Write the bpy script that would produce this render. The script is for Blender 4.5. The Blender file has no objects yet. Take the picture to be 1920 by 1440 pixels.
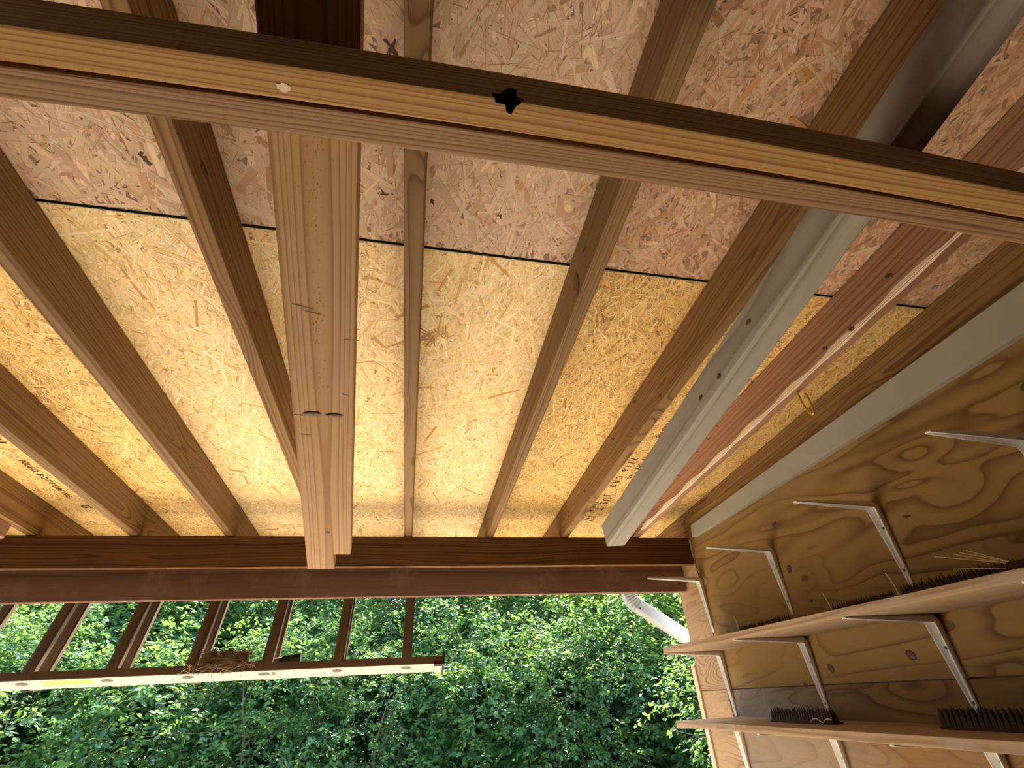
import bpy, bmesh, math, random
import numpy as np
from mathutils import Vector, Matrix

scene = bpy.context.scene
COL = scene.collection
rnd = random.Random(7)
EYE = 1.60          # eye height: every structure height below is given above eye level and lifted by EYE

# ------------------------------------------------------------------ camera, world, sun, exposure
def camera():
    cd = bpy.data.cameras.new('camera')
    cd.sensor_fit = 'HORIZONTAL'; cd.sensor_width = 36.0
    cd.lens = 891.19 / 1920.0 * 36.0
    cd.clip_start = 0.02; cd.clip_end = 300
    a, y, r = (math.radians(v) for v in (33.46, 12.183, -3.228))
    F = Vector((math.sin(y)*math.cos(a), math.cos(y)*math.cos(a), math.sin(a)))
    R0 = Vector((math.cos(y), -math.sin(y), 0)); U0 = R0.cross(F)
    R = R0*math.cos(r) + U0*math.sin(r); U = -R0*math.sin(r) + U0*math.cos(r)
    o = bpy.data.objects.new('camera', cd); COL.objects.link(o)
    o.matrix_world = Matrix(((R.x, U.x, -F.x, 0), (R.y, U.y, -F.y, 0), (R.z, U.z, -F.z, EYE), (0, 0, 0, 1)))
    scene.camera = o
camera()

w = bpy.data.worlds.new('sky'); scene.world = w; w.use_nodes = True
nt = w.node_tree; nt.nodes.clear()
sky = nt.nodes.new('ShaderNodeTexSky'); sky.sky_type = 'NISHITA'; sky.sun_disc = False
sky.sun_elevation = math.radians(55); sky.sun_rotation = math.radians(18); sky.air_density = 1.0; sky.dust_density = 2.0
bg = nt.nodes.new('ShaderNodeBackground'); bg.inputs['Strength'].default_value = 0.27
ow = nt.nodes.new('ShaderNodeOutputWorld')
nt.links.new(sky.outputs[0], bg.inputs[0]); nt.links.new(bg.outputs[0], ow.inputs[0])

sd = bpy.data.lights.new('sun', 'SUN'); sd.energy = 5.0; sd.angle = math.radians(0.6); sd.color = (1.0, 0.94, 0.84)
so = bpy.data.objects.new('sun', sd); COL.objects.link(so)
sun_dir = Vector((0.22, 0.66, 1.0)).normalized()       # towards the sun
so.rotation_euler = (-sun_dir).to_track_quat('-Z', 'Y').to_euler(); so.location = (-6, 2, 9)

vs = scene.view_settings
vs.view_transform = 'Standard'; vs.look = 'None'; vs.gamma = 1.0; vs.use_curve_mapping = False
vs.exposure = 2.22
scene.cycles.diffuse_bounces = 6

# ------------------------------------------------------------------ helpers
def tag(o, label, cat, group=None, kind=None):
    o['label'] = label; o['category'] = cat
    if group: o['group'] = group
    if kind: o['kind'] = kind
    return o

def empty(name, loc=(0, 0, 0), parent=None):
    o = bpy.data.objects.new(name, None); COL.objects.link(o); o.location = loc
    o.empty_display_size = 0.1
    if parent: o.parent = parent
    return o

def link(name, me, mats, parent=None, mw=None):
    o = bpy.data.objects.new(name, me); COL.objects.link(o)
    for m in (mats if isinstance(mats, (list, tuple)) else [mats]):
        if not any(s is m for s in me.materials): me.materials.append(m)
    if parent: o.parent = parent
    if mw is not None: o.matrix_local = mw
    return o

class MB:
    def __init__(s): s.v = []; s.f = []; s.m = []
    def add(s, vs, fs, mi=0):
        b = len(s.v); s.v += [tuple(p) for p in vs]
        for f in fs: s.f.append(tuple(b+i for i in f)); s.m.append(mi)
        return s
    def box(s, x0, x1, y0, y1, z0, z1, mi=0):
        return s.add([(x0,y0,z0),(x1,y0,z0),(x1,y1,z0),(x0,y1,z0),(x0,y0,z1),(x1,y0,z1),(x1,y1,z1),(x0,y1,z1)],
                     [(0,3,2,1),(4,5,6,7),(0,1,5,4),(1,2,6,5),(2,3,7,6),(3,0,4,7)], mi)
    def tube(s, pts, rad, n=8, caps=True, mi=0):
        pts = [Vector(p) for p in pts]; rads = rad if isinstance(rad, (list, tuple)) else [rad]*len(pts)
        rings = []; prev = None
        for i, p in enumerate(pts):
            t = (pts[min(i+1, len(pts)-1)] - pts[max(i-1, 0)]).normalized()
            if prev is None:
                a = Vector((0, 0, 1)) if abs(t.z) < .9 else Vector((1, 0, 0))
                u = t.cross(a).normalized()
            else:
                u = (prev - t*prev.dot(t)).normalized()
            prev = u; v = t.cross(u)
            rings.append([p + (u*math.cos(2*math.pi*k/n) + v*math.sin(2*math.pi*k/n))*rads[i] for k in range(n)])
        vs = [q for r in rings for q in r]; fs = []
        for i in range(len(pts)-1):
            for k in range(n):
                fs.append((i*n+k, i*n+(k+1) % n, (i+1)*n+(k+1) % n, (i+1)*n+k))
        if caps:
            fs.append(tuple(range(n-1, -1, -1))); fs.append(tuple((len(pts)-1)*n+k for k in range(n)))
        return s.add(vs, fs, mi)
    def loft(s, rings, closed=True, caps=True, mi=0):
        n = len(rings[0]); vs = [q for r in rings for q in r]; fs = []
        for i in range(len(rings)-1):
            for k in range(n if closed else n-1):
                fs.append((i*n+k, i*n+(k+1) % n, (i+1)*n+(k+1) % n, (i+1)*n+k))
        if caps:
            fs.append(tuple(range(n-1, -1, -1))); fs.append(tuple((len(rings)-1)*n+k for k in range(n)))
        return s.add(vs, fs, mi)
    def mesh(s, name, smooth=False):
        me = bpy.data.meshes.new(name); me.from_pydata(s.v, [], s.f)
        for p, mi in zip(me.polygons, s.m):
            p.material_index = mi; p.use_smooth = smooth
        me.update(); return me
    def build(s, name, mats, parent=None, mw=None, smooth=False):
        me = s.mesh(name, smooth)
        for m in (mats if isinstance(mats, (list, tuple)) else [mats]): me.materials.append(m)
        o = bpy.data.objects.new(name, me); COL.objects.link(o)
        if parent: o.parent = parent
        if mw is not None: o.matrix_local = mw
        return o

def frame(A, B, up=(0, 0, 1)):
    A = Vector(A); B = Vector(B); x = (B-A).normalized(); u = Vector(up)
    y = u.cross(x).normalized(); z = x.cross(y)
    return Matrix(((x.x, y.x, z.x, A.x), (x.y, y.y, z.y, A.y), (x.z, y.z, z.z, A.z), (0, 0, 0, 1))), (B-A).length

def prism_mesh(name, outline, z0, z1, bev=0.002):
    """outline in local xy, extruded z0..z1, edges eased"""
    bm = bmesh.new()
    vs = [bm.verts.new((x, y, z0)) for x, y in outline]
    f = bm.faces.new(vs)
    r = bmesh.ops.extrude_face_region(bm, geom=[f])
    bmesh.ops.translate(bm, verts=[e for e in r['geom'] if isinstance(e, bmesh.types.BMVert)], vec=(0, 0, z1-z0))
    bmesh.ops.recalc_face_normals(bm, faces=bm.faces)
    if bev: bmesh.ops.bevel(bm, geom=list(bm.edges), offset=bev, segments=2, affect='EDGES', profile=0.6)
    me = bpy.data.meshes.new(name); bm.to_mesh(me); bm.free(); return me

def board(name, A, B, width, height, mat, parent=None, bev=0.0025, up=(0, 0, 1), bow=None, cuts=0, wear=0.0):
    """a sawn board: local x runs from A to B along the centre of its bottom face, y its width, z its height"""
    mw, L = frame(A, B, up)
    bm = bmesh.new()
    n = max(2, cuts+2) if (bow or wear) else 2
    xs = [L*i/(n-1) for i in range(n)]
    rings = []
    for x in xs:
        d = bow(x) if bow else 0.0
        rings.append([bm.verts.new((x, y+d, z)) for y, z in ((-width/2, 0), (width/2, 0), (width/2, height), (-width/2, height))])
    for i in range(n-1):
        for k in range(4):
            bm.faces.new((rings[i][k], rings[i][(k+1) % 4], rings[i+1][(k+1) % 4], rings[i+1][k]))
    bm.faces.new(rings[0][::-1]); bm.faces.new(rings[-1])
    bmesh.ops.recalc_face_normals(bm, faces=bm.faces)
    if bev:
        ed = [e for e in bm.edges if abs((e.verts[0].co-e.verts[1].co).normalized().x) > .8]
        bmesh.ops.bevel(bm, geom=ed, offset=bev, segments=2, affect='EDGES', profile=0.6)
    me = bpy.data.meshes.new(name); bm.to_mesh(me); bm.free()
    o = link(name, me, mat, parent)
    if parent: o.matrix_parent_inverse = Matrix.Identity(4)
    o.matrix_local = mw
    return o

# ------------------------------------------------------------------ materials
def newmat(name):
    m = bpy.data.materials.new(name); m.use_nodes = True
    nt = m.node_tree; nt.nodes.clear()
    out = nt.nodes.new('ShaderNodeOutputMaterial'); b = nt.nodes.new('ShaderNodeBsdfPrincipled')
    nt.links.new(b.outputs[0], out.inputs[0])
    return m, nt, b, out

class N:
    """tiny node-graph writer"""
    def __init__(s, nt): s.nt = nt
    def node(s, t, **k):
        n = s.nt.nodes.new(t)
        for a, v in k.items(): setattr(n, a, v)
        return n
    def _set(s, sock, v):
        if hasattr(v, 'is_linked') or isinstance(v, bpy.types.NodeSocket): s.nt.links.new(v, sock)
        else: sock.default_value = v
    def math(s, op, a, b=0.0, c=0.0, clamp=False):
        n = s.node('ShaderNodeMath', operation=op, use_clamp=clamp)
        for i, v in enumerate((a, b, c)): s._set(n.inputs[i], v)
        return n.outputs[0]
    def vec(s, op, a, b=(0, 0, 0)):
        n = s.node('ShaderNodeVectorMath', operation=op); s._set(n.inputs[0], a)
        if op == 'SCALE': s._set(n.inputs['Scale'], b)
        else: s._set(n.inputs[1], b)
        return n.outputs['Value'] if op in ('LENGTH', 'DISTANCE', 'DOT_PRODUCT') else n.outputs[0]
    def noise(s, v, scale, detail=3, rough=.55, dist=0.0):
        n = s.node('ShaderNodeTexNoise'); s._set(n.inputs['Vector'], v)
        n.inputs['Scale'].default_value = scale; n.inputs['Detail'].default_value = detail
        n.inputs['Roughness'].default_value = rough; n.inputs['Distortion'].default_value = dist
        return n.outputs['Fac']
    def voro(s, v, scale, out='Distance', feature='F1'):
        n = s.node('ShaderNodeTexVoronoi', feature=feature); s._set(n.inputs['Vector'], v); n.inputs['Scale'].default_value = scale
        return n.outputs[out]
    def ramp(s, f, stops, interp='LINEAR'):
        n = s.node('ShaderNodeValToRGB'); s._set(n.inputs[0], f); r = n.color_ramp; r.interpolation = interp
        while len(r.elements) < len(stops): r.elements.new(0.5)
        for e, (p, c) in zip(r.elements, stops):
            e.position = p; e.color = (*c, 1) if len(c) == 3 else c
        return n.outputs[0]
    def mix(s, f, a, b, mode='MIX'):
        n = s.node('ShaderNodeMix', data_type='RGBA', blend_type=mode); s._set(n.inputs['Factor'], f)
        s._set(n.inputs[6], a if not isinstance(a, tuple) else (*a, 1)); s._set(n.inputs[7], b if not isinstance(b, tuple) else (*b, 1))
        return n.outputs[2]
    def comb(s, x, y, z):
        n = s.node('ShaderNodeCombineXYZ')
        for i, v in enumerate((x, y, z)): s._set(n.inputs[i], v)
        return n.outputs[0]
    def sep(s, v):
        n = s.node('ShaderNodeSeparateXYZ'); s._set(n.inputs[0], v); return n.outputs
    def smooth(s, v, lo, hi, a=0.0, b=1.0):
        n = s.node('ShaderNodeMapRange', interpolation_type='SMOOTHSTEP'); s._set(n.inputs[0], v)
        for i, q in enumerate((lo, hi, a, b)): s._set(n.inputs[i+1], q)
        return n.outputs[0]
    def bump(s, h, strength, dist=.002):
        n = s.node('ShaderNodeBump'); n.inputs['Strength'].default_value = strength; n.inputs['Distance'].default_value = dist
        s._set(n.inputs['Height'], h); return n.outputs[0]

def wood(name, light, mid, dark, freq=140, knots=1.0, pith=(0.03, -0.05), wave=.02, rough=.72, fine=.35, stain=.25, knotcol=(.10, .035, .012), blot=None, drift=.035):
    m, nt, b, out = newmat(name); g = N(nt)
    co = g.node('ShaderNodeTexCoord').outputs['Object']
    rv = g.node('ShaderNodeObjectInfo').outputs['Random']
    off = g.comb(g.math('MULTIPLY', rv, 41.3), g.math('MULTIPLY', rv, 17.1), g.math('MULTIPLY', rv, 29.7))
    p = g.vec('ADD', co, off)
    x, y, z = g.sep(co)
    # knots
    kp = g.vec('MULTIPLY', p, (1.9, 7.0, 7.0))
    kd = g.voro(kp, 1.0)
    kn = g.smooth(kd, .05, .42, 1.0, 0.0)
    # ring distance from a pith line that drifts along the board
    st = g.vec('MULTIPLY', p, (1.3, 6.0, 6.0))
    n1 = g.math('SUBTRACT', g.noise(st, 1.0, 2, .5), .5)
    dr = g.math('MULTIPLY', g.math('SUBTRACT', g.noise(g.vec('MULTIPLY', p, (.8, 0, 0)), 1.0, 1, .5), .5), drift)
    yy = g.math('ADD', g.math('ADD', y, pith[0]), g.math('ADD', g.math('MULTIPLY', n1, wave), g.math('MULTIPLY', g.math('SUBTRACT', rv, .5), .05)))
    zz = g.math('ADD', g.math('ADD', z, pith[1]), dr)
    r = g.math('SQRT', g.math('ADD', g.math('MULTIPLY', yy, yy), g.math('MULTIPLY', zz, zz)))
    r = g.math('ADD', r, g.math('MULTIPLY', kn, .022*knots))
    gap = g.noise(g.comb(g.math('MULTIPLY', r, 48.0), g.math('MULTIPLY', rv, 9.0), g.math('MULTIPLY', x, .25)), 1.0, 2, .6)
    r = g.math('ADD', r, g.math('MULTIPLY', g.math('SUBTRACT', gap, .5), .030))
    ph = g.math('FRACT', g.math('MULTIPLY', r, freq))
    fs = g.noise(g.vec('MULTIPLY', p, (5.0, 260.0, 260.0)), 1.0, 2, .6)
    col = g.ramp(ph, [(0.0, light), (.45, light), (.72, mid), (.90, dark), (1.0, mid)])
    col = g.mix(g.math('MULTIPLY', fs, fine), col, dark)
    big = g.noise(g.vec('MULTIPLY', p, (1.4, 9.0, 9.0)), 1.0, 3, .6)
    col = g.mix(g.smooth(big, .45, .75, 0, stain), col, dark)
    if blot:
        bn = g.noise(p, 6.0, 5, .65)
        col = g.mix(g.smooth(bn, .5, .68, 0, .75), col, blot)
    if knots:
        col = g.mix(g.smooth(kd, .03, .115, .92*knots, 0.0), col, knotcol)
    g._set(b.inputs['Base Color'], col)
    b.inputs['Roughness'].default_value = rough; b.inputs['Specular IOR Level'].default_value = .25
    g._set(b.inputs['Normal'], g.bump(g.math('ADD', g.math('MULTIPLY', ph, .5), fs), .18, .0015))
    return m

def plain(name, col, rough=.5, metal=0.0, var=.12, scale=30, dirt=None, spec=.4):
    m, nt, b, out = newmat(name); g = N(nt)
    co = g.node('ShaderNodeTexCoord').outputs['Object']
    n = g.noise(co, scale, 4, .6)
    c = g.mix(g.math('MULTIPLY', n, var*2), tuple(col), tuple(q*.55 for q in col))
    if dirt:
        c = g.mix(g.smooth(g.noise(co, scale*.35, 5, .7), .52, .70, 0, .8), c, dirt)
    g._set(b.inputs['Base Color'], c); b.inputs['Roughness'].default_value = rough; b.inputs['Metallic'].default_value = metal
    b.inputs['Specular IOR Level'].default_value = spec
    g._set(b.inputs['Normal'], g.bump(n, .08, .001))
    return m

def plywood(name, light, mid, dark, freq=11.0, contrast=.75, greyramp=None):
    m, nt, b, out = newmat(name); g = N(nt)
    co = g.node('ShaderNodeTexCoord').outputs['Object']
    rv = g.node('ShaderNodeObjectInfo').outputs['Random']
    p = g.vec('ADD', co, g.comb(0.0, g.math('MULTIPLY', rv, 13.0), g.math('MULTIPLY', rv, 7.0)))
    kd = g.voro(g.vec('MULTIPLY', p, (0.0, 2.6, 4.4)), 1.0)
    kn = g.smooth(kd, .0, .50, 1.0, 0.0)
    s = g.vec('MULTIPLY', p, (0.0, .85, 5.2))
    n = g.noise(s, 1.0, 2, .45, .6)
    v = g.math('ADD', n, g.math('MULTIPLY', kn, .20))
    v = g.math('ADD', v, g.math('MULTIPLY', g.math('SUBTRACT', g.noise(p, 22.0, 2, .5), .5), .012))
    ph = g.math('FRACT', g.math('MULTIPLY', v, freq))
    band = g.ramp(ph, [(0, (0, 0, 0)), (.38, (0.03, .03, .03)), (.62, (.45, .45, .45)), (.80, (1, 1, 1)), (.85, (.12, .12, .12)), (1, (0, 0, 0))])
    amt = g.smooth(g.noise(g.vec('MULTIPLY', p, (0.0, .9, 2.1)), 1.3, 2, .5), .32, .62, .18, 1.0)
    fac = g.math('MULTIPLY', g.math('MULTIPLY', band, amt), contrast)
    col = g.mix(fac, light, mid)
    if greyramp:                                   # sun-bleached silver grey where the weather reaches in
        y0_, y1_, gl, gd = greyramp
        yy = g.math('ADD', g.sep(co)[1], g.math('MULTIPLY', g.math('SUBTRACT', n, .5), 1.2))
        col = g.mix(g.smooth(yy, y0_, y1_, 0, .9), col, g.mix(fac, gl, gd))
    col = g.mix(g.smooth(g.noise(g.vec('MULTIPLY', p, (0, 3, 9)), 1.0, 4, .6), .5, .8, 0, .35), col, dark)
    fs = g.noise(g.vec('MULTIPLY', p, (0.0, 7.0, 190.0)), 1.0, 2, .6)
    col = g.mix(g.math('MULTIPLY', fs, .22), col, dark)
    col = g.mix(g.smooth(kd, .03, .085, .85, 0), col, (.12, .045, .015))
    g._set(b.inputs['Base Color'], col); b.inputs['Roughness'].default_value = .68; b.inputs['Specular IOR Level'].default_value = .25
    g._set(b.inputs['Normal'], g.bump(fs, .1, .001))
    return m

def strandmat(name):
    m, nt, b, out = newmat(name); g = N(nt)
    at = g.node('ShaderNodeAttribute', attribute_name='tint').outputs['Color']
    uv = g.node('ShaderNodeUVMap', uv_map='UVMap').outputs[0]
    u, v, _ = g.sep(uv)
    co = g.node('ShaderNodeTexCoord').outputs['Object']
    gr = g.noise(g.comb(g.math('MULTIPLY', u, 3.0), g.math('MULTIPLY', v, 14.0), g.vec('DOT_PRODUCT', at, (91.0, 57.0, 33.0))), 1.0, 3, .6)
    c = g.mix(g.smooth(gr, .40, .75, 0, .30), at, (.45, .26, .09), 'MIX')
    edge = g.smooth(v, .0, .16, .45, 0.0)
    c = g.mix(edge, c, (.40, .21, .07))
    g._set(b.inputs['Base Color'], c); b.inputs['Roughness'].default_value = .7; b.inputs['Specular IOR Level'].default_value = .3
    g._set(b.inputs['Normal'], g.bump(gr, .12, .001))
    return m

def leafmat(name, trans=.52):
    m, nt, b, out = newmat(name); g = N(nt)
    at = g.node('ShaderNodeAttribute', attribute_name='tint').outputs['Color']
    g._set(b.inputs['Base Color'], at); b.inputs['Roughness'].default_value = .5; b.inputs['Specular IOR Level'].default_value = .35
    t = g.node('ShaderNodeBsdfTranslucent'); g._set(t.inputs[0], g.mix(.5, at, (.30, .42, .05)))
    mx = g.node('ShaderNodeMixShader'); mx.inputs[0].default_value = trans
    nt.links.new(b.outputs[0], mx.inputs[1]); nt.links.new(t.outputs[0], mx.inputs[2]); nt.links.new(mx.outputs[0], out.inputs[0])
    return m

M = {}
M['rafter'] = wood('rafter_pine', (0.251, 0.150, 0.062), (0.205, 0.114, 0.044), (0.114, 0.054, 0.018), freq=120)
M['rafter_warm'] = wood('rafter_pine_warm', (0.275, 0.157, 0.059), (0.215, 0.113, 0.038), (0.132, 0.058, 0.017), freq=95)
M['rafter_pink'] = wood('rafter_pine_pink', (0.398, 0.221, 0.131), (0.321, 0.165, 0.092), (0.207, 0.092, 0.046), freq=70, knots=.6)
M['beam_near'] = wood('tie_pine_clear', (0.439, 0.256, 0.092), (0.345, 0.182, 0.058), (0.204, 0.089, 0.025), freq=150, knots=0, pith=(0.035, .03), wave=.008, drift=.02)
M['beam_near_grey'] = wood('tie_pine_weathered', (0.331, 0.194, 0.097), (0.245, 0.130, 0.061), (0.122, 0.056, 0.024), freq=210, knots=0, pith=(-.05, .05), wave=.008, drift=.02)
M['header'] = wood('header_pine_dark', (.190, .090, .030), (.140, .060, .019), (.055, .021, .007), freq=75, knots=.6, drift=.09, wave=.03)
M['header_outer'] = wood('header_plank_rough', (.30, .172, .108), (.265, .15, .094), (.165, .086, .053), freq=14, knots=.25, fine=.7, stain=.6, wave=.05, blot=(.34, .21, .145))
M['plank'] = wood('plank_pine_fresh', (0.480, 0.300, 0.152), (0.416, 0.240, 0.112), (0.288, 0.144, 0.056), freq=170, knots=0, pith=(0.012, .085), wave=.004, stain=.12, drift=.012)
M['post_grey'] = wood('post_weathered', (0.425, 0.395, 0.332), (0.374, 0.340, 0.281), (0.255, 0.221, 0.174), freq=40, knots=.35, fine=.5, stain=.5, knotcol=(.16, .12, .09), blot=(.40, .35, .28))
M['trim_grey'] = plain('grey_green_paint', (.36, .335, .26), .6, var=.10, scale=14)
M['shelf'] = wood('shelf_pine', (.47, .33, .20), (.40, .27, .155), (.25, .15, .08), freq=150, knots=0, fine=.55, stain=.4, blot=(.36, .265, .185))
M['ply'] = plywood('plywood_face', (.315, .190, .058), (.135, .060, .015), (.15, .073, .020), freq=9, contrast=.95)
M['ply_low'] = plywood('plywood_face_stained', (.24, .126, .040), (.10, .040, .012), (.10, .044, .014), freq=12, contrast=1.0, greyramp=(1.45, 2.25, (.29, .225, .165), (.115, .07, .05)))
M['ply_strip'] = plywood('plywood_strip', (.40, .252, .125), (.115, .052, .029), (.20, .112, .055), freq=22, contrast=1.0)
M['corner'] = plain('pale_primed_board', (.60, .45, .28), .7, var=.12, scale=12)
M['ply_back'] = plywood('plywood_back', (.16, .09, .035), (.11, .055, .02), (.09, .045, .016))
M['osb_core'] = plain('strand_board_core', (.52, .34, .14), .8, var=.4, scale=60)
M['osb_core_old'] = plain('strand_board_core_old', (.34, .22, .15), .8, var=.4, scale=60)
M['osb_edge'] = plain('green_edge_seal', (.03, .14, .11), .7, var=.3, scale=50)
M['strand'] = strandmat('wood_strand')
M['void'] = plain('dark_void', (.012, .008, .005), .9, var=.2)
M['knot'] = None
M['ink'] = plain('stencil_ink', (.05, .028, .010), .8, var=.3, scale=60)
M['pencil'] = plain('pencil_mark', (.12, .10, .09), .8, var=.3)
M['bracket'] = plain('cream_enamel', (.82, .81, .75), .32, var=.05, scale=20, spec=.6)
M['screw'] = plain('dark_screw', (.05, .04, .035), .5, .6)
M['spike'] = plain('brown_plastic', (.050, .020, .010), .6, var=.2, scale=40, spec=.2)
M['wire'] = plain('bright_wire', (.80, .74, .62), .3, .7, var=.1)
M['brass'] = plain('yellow_hook', (.75, .46, .05), .35, .5, var=.15, scale=80)
M['alu_inner'] = plain('ladder_brown_shade', (.155, .098, .050), .55, var=.25, scale=25, dirt=(.11, .075, .036))  # brown of the rungs, also the shaded tone of the rail flanges
M['alu'] = plain('ladder_rail_lit', (.46, .40, .31), .45, .1, var=.18, scale=30, dirt=(.55, .46, .34))  # pale tone stands in for light the ground throws on the web
M['sticker'] = plain('yellow_sticker', (.78, .70, .05), .5, var=.1)
M['nest'] = plain('dry_grass', (.19, .115, .055), .9, var=.5, scale=60)
M['twig'] = plain('pale_straw', (.42, .30, .16), .9, var=.4, scale=60)
M['bark'] = plain('bark', (.11, .085, .06), .9, var=.5, scale=35)
M['spout'] = plain('white_downspout', (.42, .42, .40), .35, .15, var=.08, scale=10)
M['concrete'] = plain('concrete', (.20, .17, .13), .85, var=.2, scale=8)
M['earth'] = plain('dark_earth', (.085, .065, .045), .95, var=.3, scale=12)
M['gravel'] = plain('pale_gravel', (.74, .65, .50), .95, var=.35, scale=35)
M['shingle'] = plain('shingle', (.10, .10, .10), .9, var=.4, scale=40)
M['leaf'] = leafmat('leaf')

def knotmat():
    m, nt, b, out = newmat('knot_wood'); g = N(nt)
    co = g.node('ShaderNodeTexCoord').outputs['Object']
    d = g.vec('LENGTH', co)
    n = g.noise(co, 160, 3, .6)
    ph = g.math('ADD', g.math('MULTIPLY', d, 90.0), g.math('MULTIPLY', n, 1.2))
    c = g.ramp(g.math('FRACT', ph), [(0, (.15, .06, .022)), (.6, (.10, .036, .012)), (1, (.045, .014, .005))])
    g._set(b.inputs['Base Color'], c); b.inputs['Roughness'].default_value = .6
    return m
M['knot'] = knotmat()

def knot(parent, loc, nrm, a, b_, along, seed=0):
    """a slightly domed knot let into a board: local to parent"""
    r = random.Random(seed); n = 16; vs = [(0, 0, .0014)]; rings = ((.55, .0012), (1.0, .0004), (1.06, -.001))
    for rr, zz in rings:
        for k in range(n):
            t = 2*math.pi*k/n; j = 1+.10*math.sin(2*t+seed)+.05*math.sin(5*t+seed*2)
            vs.append((a*rr*j*math.cos(t), b_*rr*j*math.sin(t), zz))
    fs = [(0, 1+k, 1+(k+1) % n) for k in range(n)]
    for i in range(2):
        for k in range(n): fs.append((1+i*n+k, 1+(i+1)*n+k, 1+(i+1)*n+(k+1) % n, 1+i*n+(k+1) % n))
    z = Vector(nrm).normalized(); x = Vector(along); x = (x - z*x.dot(z)).normalized(); y = z.cross(x)
    mw = Matrix(((x.x, y.x, z.x, loc[0]), (x.y, y.y, z.y, loc[1]), (x.z, y.z, z.z, loc[2]), (0, 0, 0, 1)))
    return MB().add(vs, fs).build('knot', M['knot'], parent, mw, True)

def world_knot(o, p, nrm, a, b_, along, seed=0):
    """knot given in world space (heights above eye level) under a top-level board"""
    inv = o.matrix_basis.inverted()
    P = inv @ Vector((p[0], p[1], p[2]+EYE)); R3 = inv.to_3x3()
    return knot(o, P, R3 @ Vector(nrm), a, b_, R3 @ Vector(along), seed)

# ------------------------------------------------------------------ key dimensions (metres; heights above eye level)
YH, ZH, SL = 2.46, 0.703, -0.0633          # header inner face, rafter underside there, roof slope
RW, RH = 0.039, 0.139                      # rafter section
XW = 1.49                                  # inner face of the plywood wall
Y_EAVE, Y_BACK, X_LEFT, X_RIGHT = 2.96, -2.30, -2.75, 1.66
def zr(y): return ZH + SL*(y-YH)           # underside of the rafters
def zo(y): return zr(y) + RH               # underside of the roof boards

# ------------------------------------------------------------------ setting: floor, ground, walls
fl = MB().box(X_LEFT-.1, X_RIGHT, Y_BACK-.1, 1.20, -.12, 0).build('floor', M['earth']); fl['kind'] = 'structure'
gr = MB().box(-40, 40, -40, 60, -.30, -.004).build('ground', M['gravel']); gr['kind'] = 'structure'

def slab_obj(name, x0, x1, y0, y1, z0, z1, mat, parent=None, bev=.0015):
    """axis aligned panel with its own origin in its centre (z already absolute)"""
    c = ((x0+x1)/2, (y0+y1)/2, (z0+z1)/2); hx, hy, hz = (x1-x0)/2, (y1-y0)/2, (z1-z0)/2
    me = prism_mesh(name, [(-hx, -hy), (hx, -hy), (hx, hy), (-hx, hy)], -hz, hz, bev)
    o = link(name, me, mat, parent); o.location = c; return o

wr = empty('wall_right', (XW, 0, 0)); wr['kind'] = 'structure'
def wall_panel(name, y0, y1, z0, z1, mat, dx=0.0, th=.016):
    o = slab_obj(name, XW+dx, XW+dx+th, y0, y1, z0, z1, mat)
    o.parent = wr; o.location = (o.location.x-XW, o.location.y, o.location.z); return o
SEAM = EYE-.012
wall_panel('plywood_panel', Y_BACK, 2.452, SEAM+.0015, EYE+.80, M['ply'])
wall_panel('plywood_panel', Y_BACK, 2.452, 0.0, SEAM-.0015, M['ply_low'])
wall_panel('plywood_strip', 2.4545, 2.690, SEAM+.0015, EYE+.585, M['ply_strip'], -.003)
wall_panel('plywood_strip', 2.4545, 2.690, 0.0, SEAM-.0015, M['ply_strip'], -.003)
slab_obj('corner_board', XW-.012, XW+.075, 2.692, 2.730, 0, EYE+.105, M['corner']).parent = None
cb = bpy.data.objects['corner_board']; tag(cb, 'pale upright corner board on the outer edge of the plywood wall', 'board')
# outer siding behind the plywood so the wall is solid
o = slab_obj('siding', XW+.020, XW+.11, Y_BACK, 2.69, 0, EYE+.70, M['trim_grey']); o.parent = wr; o.location.x -= XW
wl = slab_obj('wall_left_added', X_LEFT-.02, X_LEFT, Y_BACK, 2.69, 0, EYE+.80, M['ply_back']); wl['kind'] = 'structure'  # unseen wall, added to block light from the left side
wb = slab_obj('wall_back', X_LEFT, X_RIGHT, Y_BACK-.05, Y_BACK, 0, EYE+1.12, M['ply_back']); wb['kind'] = 'structure'

# ------------------------------------------------------------------ roof boards made of pressed wood strands
ceil = empty('ceiling', (0, 0, EYE)); ceil['kind'] = 'structure'
SLOPE = math.atan(SL)
MARKS = [(-.02, 1.145, 26, .022, (.42, .22, .075), .05, .006), (.03, 1.125, 14, .016, (.50, .29, .10), .05, .005),
         (-.592, .677, 4, .003, (.03, .015, .008), .022, .005), (-.60, .665, 3, .004, (.03, .015, .008), .012, .004),
         (-.12, .681, 4, .004, (.03, .015, .008), .014, .005), (-.012, .69, 4, .004, (.03, .015, .008), .016, .005), (.147, .704, 3, .003, (.04, .02, .01), .012, .003),
         (-.253, 1.656, 5, .003, (.10, .09, .06), .008, .004), (-.247, 2.093, 5, .003, (.10, .09, .06), .008, .004), (-.105, .40, 6, .006, (.04, .025, .015), .03, .008),
         (.60, .45, 10, .02, (.42, .19, .07), .07, .014), (1.02, .62, 8, .02, (.48, .23, .09), .06, .010), (-1.35, 1.25, 14, .02, (.62, .38, .12), .12, .012)]
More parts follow.
